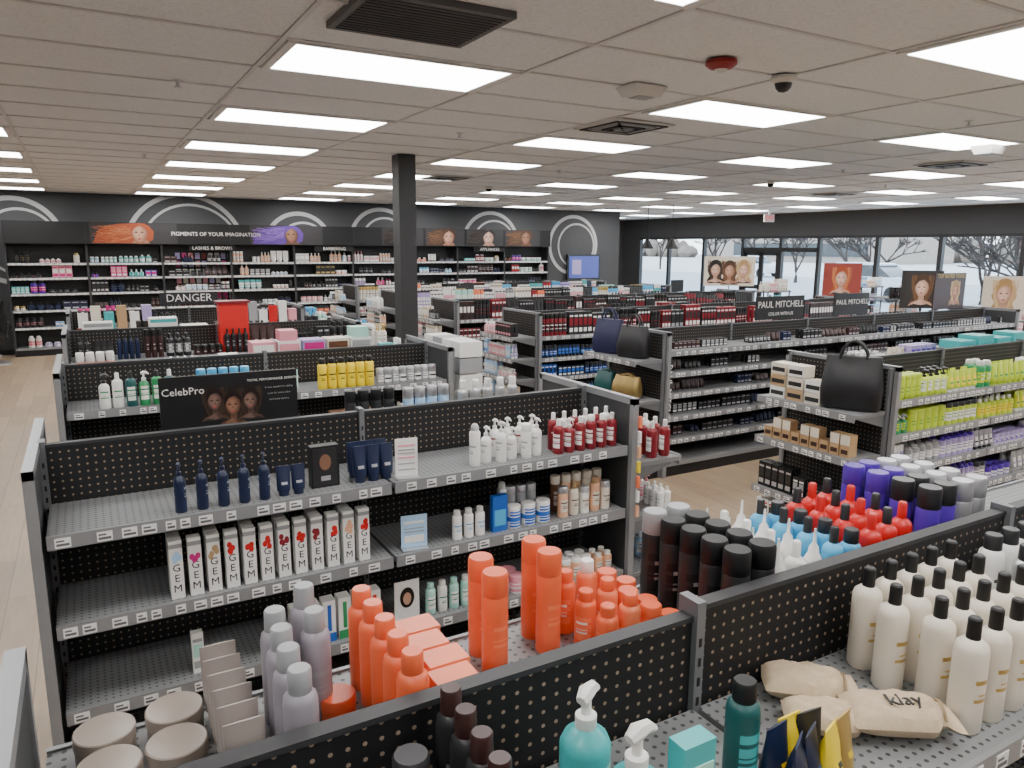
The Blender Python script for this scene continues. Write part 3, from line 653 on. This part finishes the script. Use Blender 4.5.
for x,y in((12.2,13.7),(11.7,14.0)):
    g=M(); g.tube([(x,y,2.35),(x,y,CEIL)],.008,'black'); g.lathe(x,y,2.12,[(.15,0,'black'),(.15,.01,'black'),(.05,.2,'black'),(.03,.25,'black')],20); g.build('pendant_lamp')
g=M(); cx,cy=-1.55,16.1
g.lathe(cx,cy,0,[(.28,0,'silver'),(.28,.03,'silver'),(.05,.05,'silver'),(.035,.38,'silver'),(.06,.40,'black')],24)
g.taper(cx,cy,.40,.54,.46,.46,.5,.5,'blackgloss'); g.box(cx-.24,cx+.24,cy+.18,cy+.27,.56,1.12,'blackgloss')
for q in(-1,1): g.tube([(cx+q*.25,cy+.22,.5),(cx+q*.29,cy+.2,.74),(cx+q*.29,cy-.18,.74),(cx+q*.26,cy-.2,.5)],.025,'black')
g.tube([(cx,cy,.2),(cx,cy-.42,.2)],.02,'silver'); g.box(cx-.18,cx+.18,cy-.5,cy-.40,.18,.22,'silver'); g.build('salon_chair')
# ---------------- back wall ----------------
def ring(g,cx,cz,r0,r1,y,n,a0=0,a1=2*math.pi,seg=48):
    pr=None
    for i in range(seg+1):
        t=a0+(a1-a0)*i/seg; p=(g.av(cx+r0*math.cos(t),y,min(cz+r0*math.sin(t),CEIL-.01)),g.av(cx+r1*math.cos(t),y,min(cz+r1*math.sin(t),CEIL-.01)))
        if pr: g.face([pr[0],pr[1],p[1],p[0]],n)
        pr=p
g=M(); yy=BY-.006
for cx,cz,r in((-1.1,2.2,.85),(1.97,2.0,1.22),(4.34,2.1,.80),(6.3,2.25,.8),(9.3,2.2,.85),(11.9,2.2,.82)):
    ring(g,cx,cz,r-.09,r,yy,'decal'); ring(g,cx+.1,cz-.02,r-.25,r-.2,yy-.001,'decal')
g.build('wall_ring_decals',False)
g=M(); X0,X1=-1.25,10.8
g.box(X0,X1,17.28,17.36,0,2.56,'black'); g.box(X0,X1,16.95,17.28,0,.12,'black'); g.box(X0,X1,16.93,17.28,.12,.16,'lip')
nsec=9; w=(X1-X0)/nsec; lv=[.16,.55,.88,1.2,1.5,1.78]
for i in range(nsec+1): g.box(X0+i*w-.02,X0+i*w+.02,16.95,17.28,0,2.14,'darkgrey')
for i in range(nsec):
    for z in lv[1:]: shelf(g,X0+i*w+.02,X0+(i+1)*w-.02,17.3,-1,z,.34)
    for z in lv[1:]: g.box(X0+i*w+.03,X0+(i+1)*w-.03,16.942,16.948,z-.03,z-.01,'tag')
wsh=g.build('wall_shelving_unit',False)
g=M(); g.box(X0,X1,16.86,17.27,2.15,2.57,'black'); 
for i in range(1,nsec): g.box(X0+i*w-.005,X0+i*w+.005,16.857,16.86,2.15,2.57,'char')
for x,sk,hr in((.95,'skin1','hairred'),(3.95,'skin2','hairpur'),(6.65,'skin3','hairdk'),(7.75,'skin1','hairbr'),(8.85,'skin3','hairdk'),(9.95,'skin2','hairbr')):
    h2=H2[hr]; wd=.78 if x<5 else .52; zc=2.36; y=16.856; rr=random.Random(int(x*10))
    g.box(x-wd,x+wd,y,16.86,2.155,2.565,'posterbg')
    g.poly([(x-wd*.95,2.17),(x+wd*.25,2.165),(x+wd*.42,2.24),(x+wd*.45,2.40),(x+.26,2.52),(x-.0,2.56),(x-.3,2.54),(x-wd*.8,2.44)],y-.001,hr)
    for k in range(44):
        z0=rr.uniform(2.18,2.5); ww=rr.uniform(.002,.007); ph=rr.uniform(0,6); x0_=x-wd*rr.uniform(.5,.98); x1_=x+rr.uniform(-.15,.05)
        P=[(x0_+(x1_-x0_)*q/7,min(2.535,max(2.175,z0+.03*math.sin(q*.8+ph)+(zc+.1-z0)*(q/7)**2*.5))) for q in range(8)]
        g.poly([(a,b-ww) for a,b in P]+[(a,b+ww) for a,b in P[::-1]],y-.002-.00002*k,h2 if k%3 else hr)
    g.poly([(x-.07,2.165),(x+.27,2.165),(x+.20,2.24),(x-.0,2.24)],y-.0035,sk+'_1')
    facefeat(g,x+.09,zc+.035,.36,sk,y-.004)
    g.poly([(x-.08,2.36),(x-.04,2.50),(x+.06,2.562),(x+.2,2.555),(x+.28,2.46),(x+.27,2.32),(x+.21,2.45),(x+.10,2.52),(x+.0,2.46)],y-.0095,hr)
hd=g.build('wall_header_sign',False)
text('PIGMENTS OF YOUR IMAGINATION',.11,(2.5,16.85,2.36),R90,'white',hd)
for s_,x in (('LASHES & BROWS',2.4),('BARBERING',5.0),('APPLIANCES',9.0)):
    o=solo('category_sign',[(x-.45,x+.45,16.90,16.93,2.02,2.13,'black')]); text(s_,.1,(x,16.89,2.075),R90,'white',o)
g=M()
for i in range(nsec):
    for z in lv:
        pal=random.choice(['mix','vivid','dark','dark','mix','light']) if i>0 else random.choice(['vivid','mix','pastel'])
        fill(g,X0+i*w+.04,X0+(i+1)*w-.03,16.96,z,.25,pal,.72,6,1,hmin=.3,rmin=.03,rmax=.07,nmax=4)
g.build('cosmetics_products')
g=M()
for i in range(9):
    for k in range(6): g.box(1.7+i*.13,1.79+i*.13,17.24,17.27,1.0+k*.17,1.13+k*.17,random.choice(['white','pink','lilac','magenta','cream','maroon']))
g.build('hanging_blister_packs',False)
mat('screenblue',(.06,.08,.35),.3,0,.5)
solo('wall_screen',[(11.65,12.75,17.29,17.36,1.25,1.95,'blackgloss'),(11.7,12.7,17.28,17.29,1.3,1.9,'screenblue'),(11.8,12.1,17.275,17.28,1.4,1.8,'lilac')])
# ---------------- front area ----------------
g=M(); g.box(11.4,13.4,13.2,13.9,0,1.0,'darkgrey'); g.box(11.35,13.45,13.15,13.95,1.0,1.05,'walllt'); g.box(12.0,12.35,13.4,13.45,1.12,1.4,'black'); g.box(12.15,12.2,13.42,13.5,1.05,1.15,'black'); g.build('checkout_counter',False)
sign('promo_poster',12.7,12.3,1.30,1.15,.66,'cream',[(-.32,.38,.27,'skin3','hairdk'),(.32,.38,.27,'skin3','hairbl'),(0,.36,.28,'skin1','hairbr')],[],th=-.5,stand=True)
sign('promo_poster',13.4,9.9,1.2,.75,.66,'posterred',[(-.02,.38,.29,'skin3','hairred')],[],th=-.6,stand=True)
sign('promo_poster',12.4,7.6,1.15,.68,.64,'posterbg',[(0,.37,.28,'skin3','hairbr')],[],th=-.6,stand=True)
sign('promo_poster',12.15,6.15,1.15,.62,.6,'cream',[(0,.35,.28,'skin3','hairbl')],[],th=-.6,stand=True)
for (x,y) in((12.6,8.2),(13.6,6.6),(12.0,10.6),(15.4,7.6),(15.6,11.0),(14.4,5.0)):
    g=M(); 
    for z in(.3,.65,1.0,1.3):
        g.box(x-.4,x+.4,y-.3,y+.3,z-.02,z,'walllt')
    for a in(-.38,.36):
        for b_ in(-.28,.26): g.box(x+a,x+a+.02,y+b_,y+b_+.02,0,1.32,'darkgrey')
    g.build('display_rack',False)
    g=M()
    for z in(.3,.65,1.0,1.3): fill(g,x-.36,x+.36,y-.3,z,.25,random.choice(['pastel','light','mix']),.97,8,3)
    g.build('rack_products')
# ---------------- outside ----------------
mat('asphalt',(.36,.37,.385),.9,0,0,.15,.4); mat('snow',(.7,.72,.74),.9); mat('bark',(.05,.038,.032),.9); mat('bldg',(.35,.30,.26),.9); mat('carglass',(.03,.04,.05),.1); mat('carblue',(.10,.16,.24),.3,.5); mat('carwhite',(.6,.63,.66),.3); mat('grassdry',(.52,.52,.50),.9,0,0,.15,.3); mat('treeline',(.22,.18,.15),.95,0,0,.3,.5)
solo('parking_lot',[(XR+.2,48,-60,90,-.15,-.02,'asphalt')]); solo('lawn',[(48,200,-120,220,-.15,-.01,'grassdry')]); solo('sidewalk',[(XR+.2,XR+3,-30,60,-.02,.0,'snow')])
def car(x,y,rot,col):
    g=M(); g.push(rot,x,y,-.02)
    def ext(pts,w,n,w2=None):
        a=[g.av(px,-(w2 if (w2 and pz>.95) else w),pz) for px,pz in pts]; b=[g.av(px,(w2 if (w2 and pz>.95) else w),pz) for px,pz in pts]
        g.face(a,n); g.face(b[::-1],n)
        for i in range(len(pts)): j=(i+1)%len(pts); g.face([a[i],b[i],b[j],a[j]],n)
    ext([(-2.2,.35),(-2.25,.7),(-2.1,.95),(-1.2,1.02),(1.9,1.05),(2.2,.95),(2.25,.4),(1.9,.3),(-1.9,.3)],.9,col,.86)
    ext([(-1.2,1.0),(-.5,1.52),(1.5,1.55),(2.0,1.0)],.8,'carglass',.68); ext([(-.55,1.5),(-.4,1.58),(1.4,1.6),(1.52,1.52)],.70,col)
    for px in(-.5,.4,1.4): ext([(px-.04,1.02),(px-.04,1.54),(px+.04,1.54),(px+.04,1.02)],.76,col,.70)
    for px in(-1.4,1.4):
        for s_ in(-.92,.72):
            pts=[(px+.33*math.cos(t),.33+.33*math.sin(t)) for t in [2*math.pi*k/16 for k in range(16)]]
            a=[g.av(p,s_,q) for p,q in pts]; b=[g.av(p,s_+.2,q) for p,q in pts]; g.face(a,'black'); g.face(b,'black')
            for i in range(16): g.face([a[i],b[i],b[(i+1)%16],a[(i+1)%16]],'black')
    g.pop(); g.build('parked_car')
car(29.5,20.2,1.57,'carwhite'); car(46,42,1.57,'carwhite')
def tree(x,y,h,trunk=.16):
    g=M()
    def br(p,d,l,r,n):
        q=p+d*l; g.tube([p,(p+q)/2+Vector((random.uniform(-.05,.05)*l,random.uniform(-.05,.05)*l,0)),q],[r,r*.85,r*.7],'bark',4)
        if n==0: return
        for _ in range(3 if n>1 else 4):
            nd=(d+Vector((random.uniform(-.9,.9),random.uniform(-.9,.9),random.uniform(-.3,.5)))).normalized()
            if nd.z<.05: nd.z=.1; nd.normalize()
            br(q,nd,l*random.uniform(.62,.82) if n<5 else h*.18,r*.68,n-1)
    br(Vector((x,y,-.015)),Vector((0,0,1)),h*trunk,h*.02,5); g.build('bare_tree',False)
for x,y,h in((31,16.5,5.5),(35,24,5.5),(30,10.3,5),(27,12.6,5),(40,19,6),(40,33,6),(36,36,6),(50,45,7),(56,26,7),(60,44,8),(60,18,7),(52,60,8),(64,33,8)): tree(x,y,h,.12)
g=M()
for side_ in range(150):
    y=-60+side_*1.6; x=125+random.uniform(-4,4); hh=random.uniform(2.5,5)
    g.lathe(x,y,-.01,[(1.0,0,'treeline'),(1.8,hh*.35,'treeline'),(1.5,hh*.7,'treeline'),(.4,hh,'treeline')],6)
g.build('distant_treeline')
solo('distant_building',[(100,115,66,100,-.01,4,'bldg'),(99.8,100,70,96,1,3.0,'carglass')])
wd=bpy.data.worlds.new('sky'); bpy.context.scene.world=wd; wd.use_nodes=True; nt=wd.node_tree; bg=nt.nodes['Background']
tc=nt.nodes.new('ShaderNodeTexCoord'); sp=nt.nodes.new('ShaderNodeSeparateXYZ'); cr=nt.nodes.new('ShaderNodeValToRGB'); nt.links.new(tc.outputs['Generated'],sp.inputs[0]); nt.links.new(sp.outputs[2],cr.inputs[0])
cr.color_ramp.elements[0].color=(.88,.94,1,1); cr.color_ramp.elements[1].color=(.6,.75,1,1); nt.links.new(cr.outputs[0],bg.inputs[0]); bg.inputs[1].default_value=6
# camera
p=math.radians(10.46); psi=math.radians(29.8); ro=.0063
Fh=Vector((math.sin(psi),math.cos(psi),0)); Rr=Vector((math.cos(psi),-math.sin(psi),0)); Z=Vector((0,0,1))
F=Fh*math.cos(p)-Z*math.sin(p); U=Fh*math.sin(p)+Z*math.cos(p)
R2=Rr*math.cos(ro)+U*math.sin(ro); U2=U*math.cos(ro)-Rr*math.sin(ro)
cam=bpy.data.cameras.new('camera'); co=bpy.data.objects.new('camera',cam); bpy.context.collection.objects.link(co)
mm=Matrix((R2,U2,-F)).transposed().to_4x4(); mm.translation=Vector((0,0,H)); co.matrix_world=mm
cam.lens=742/1024*36; cam.sensor_width=36; cam.clip_start=.05; cam.clip_end=400
bpy.context.scene.camera=co
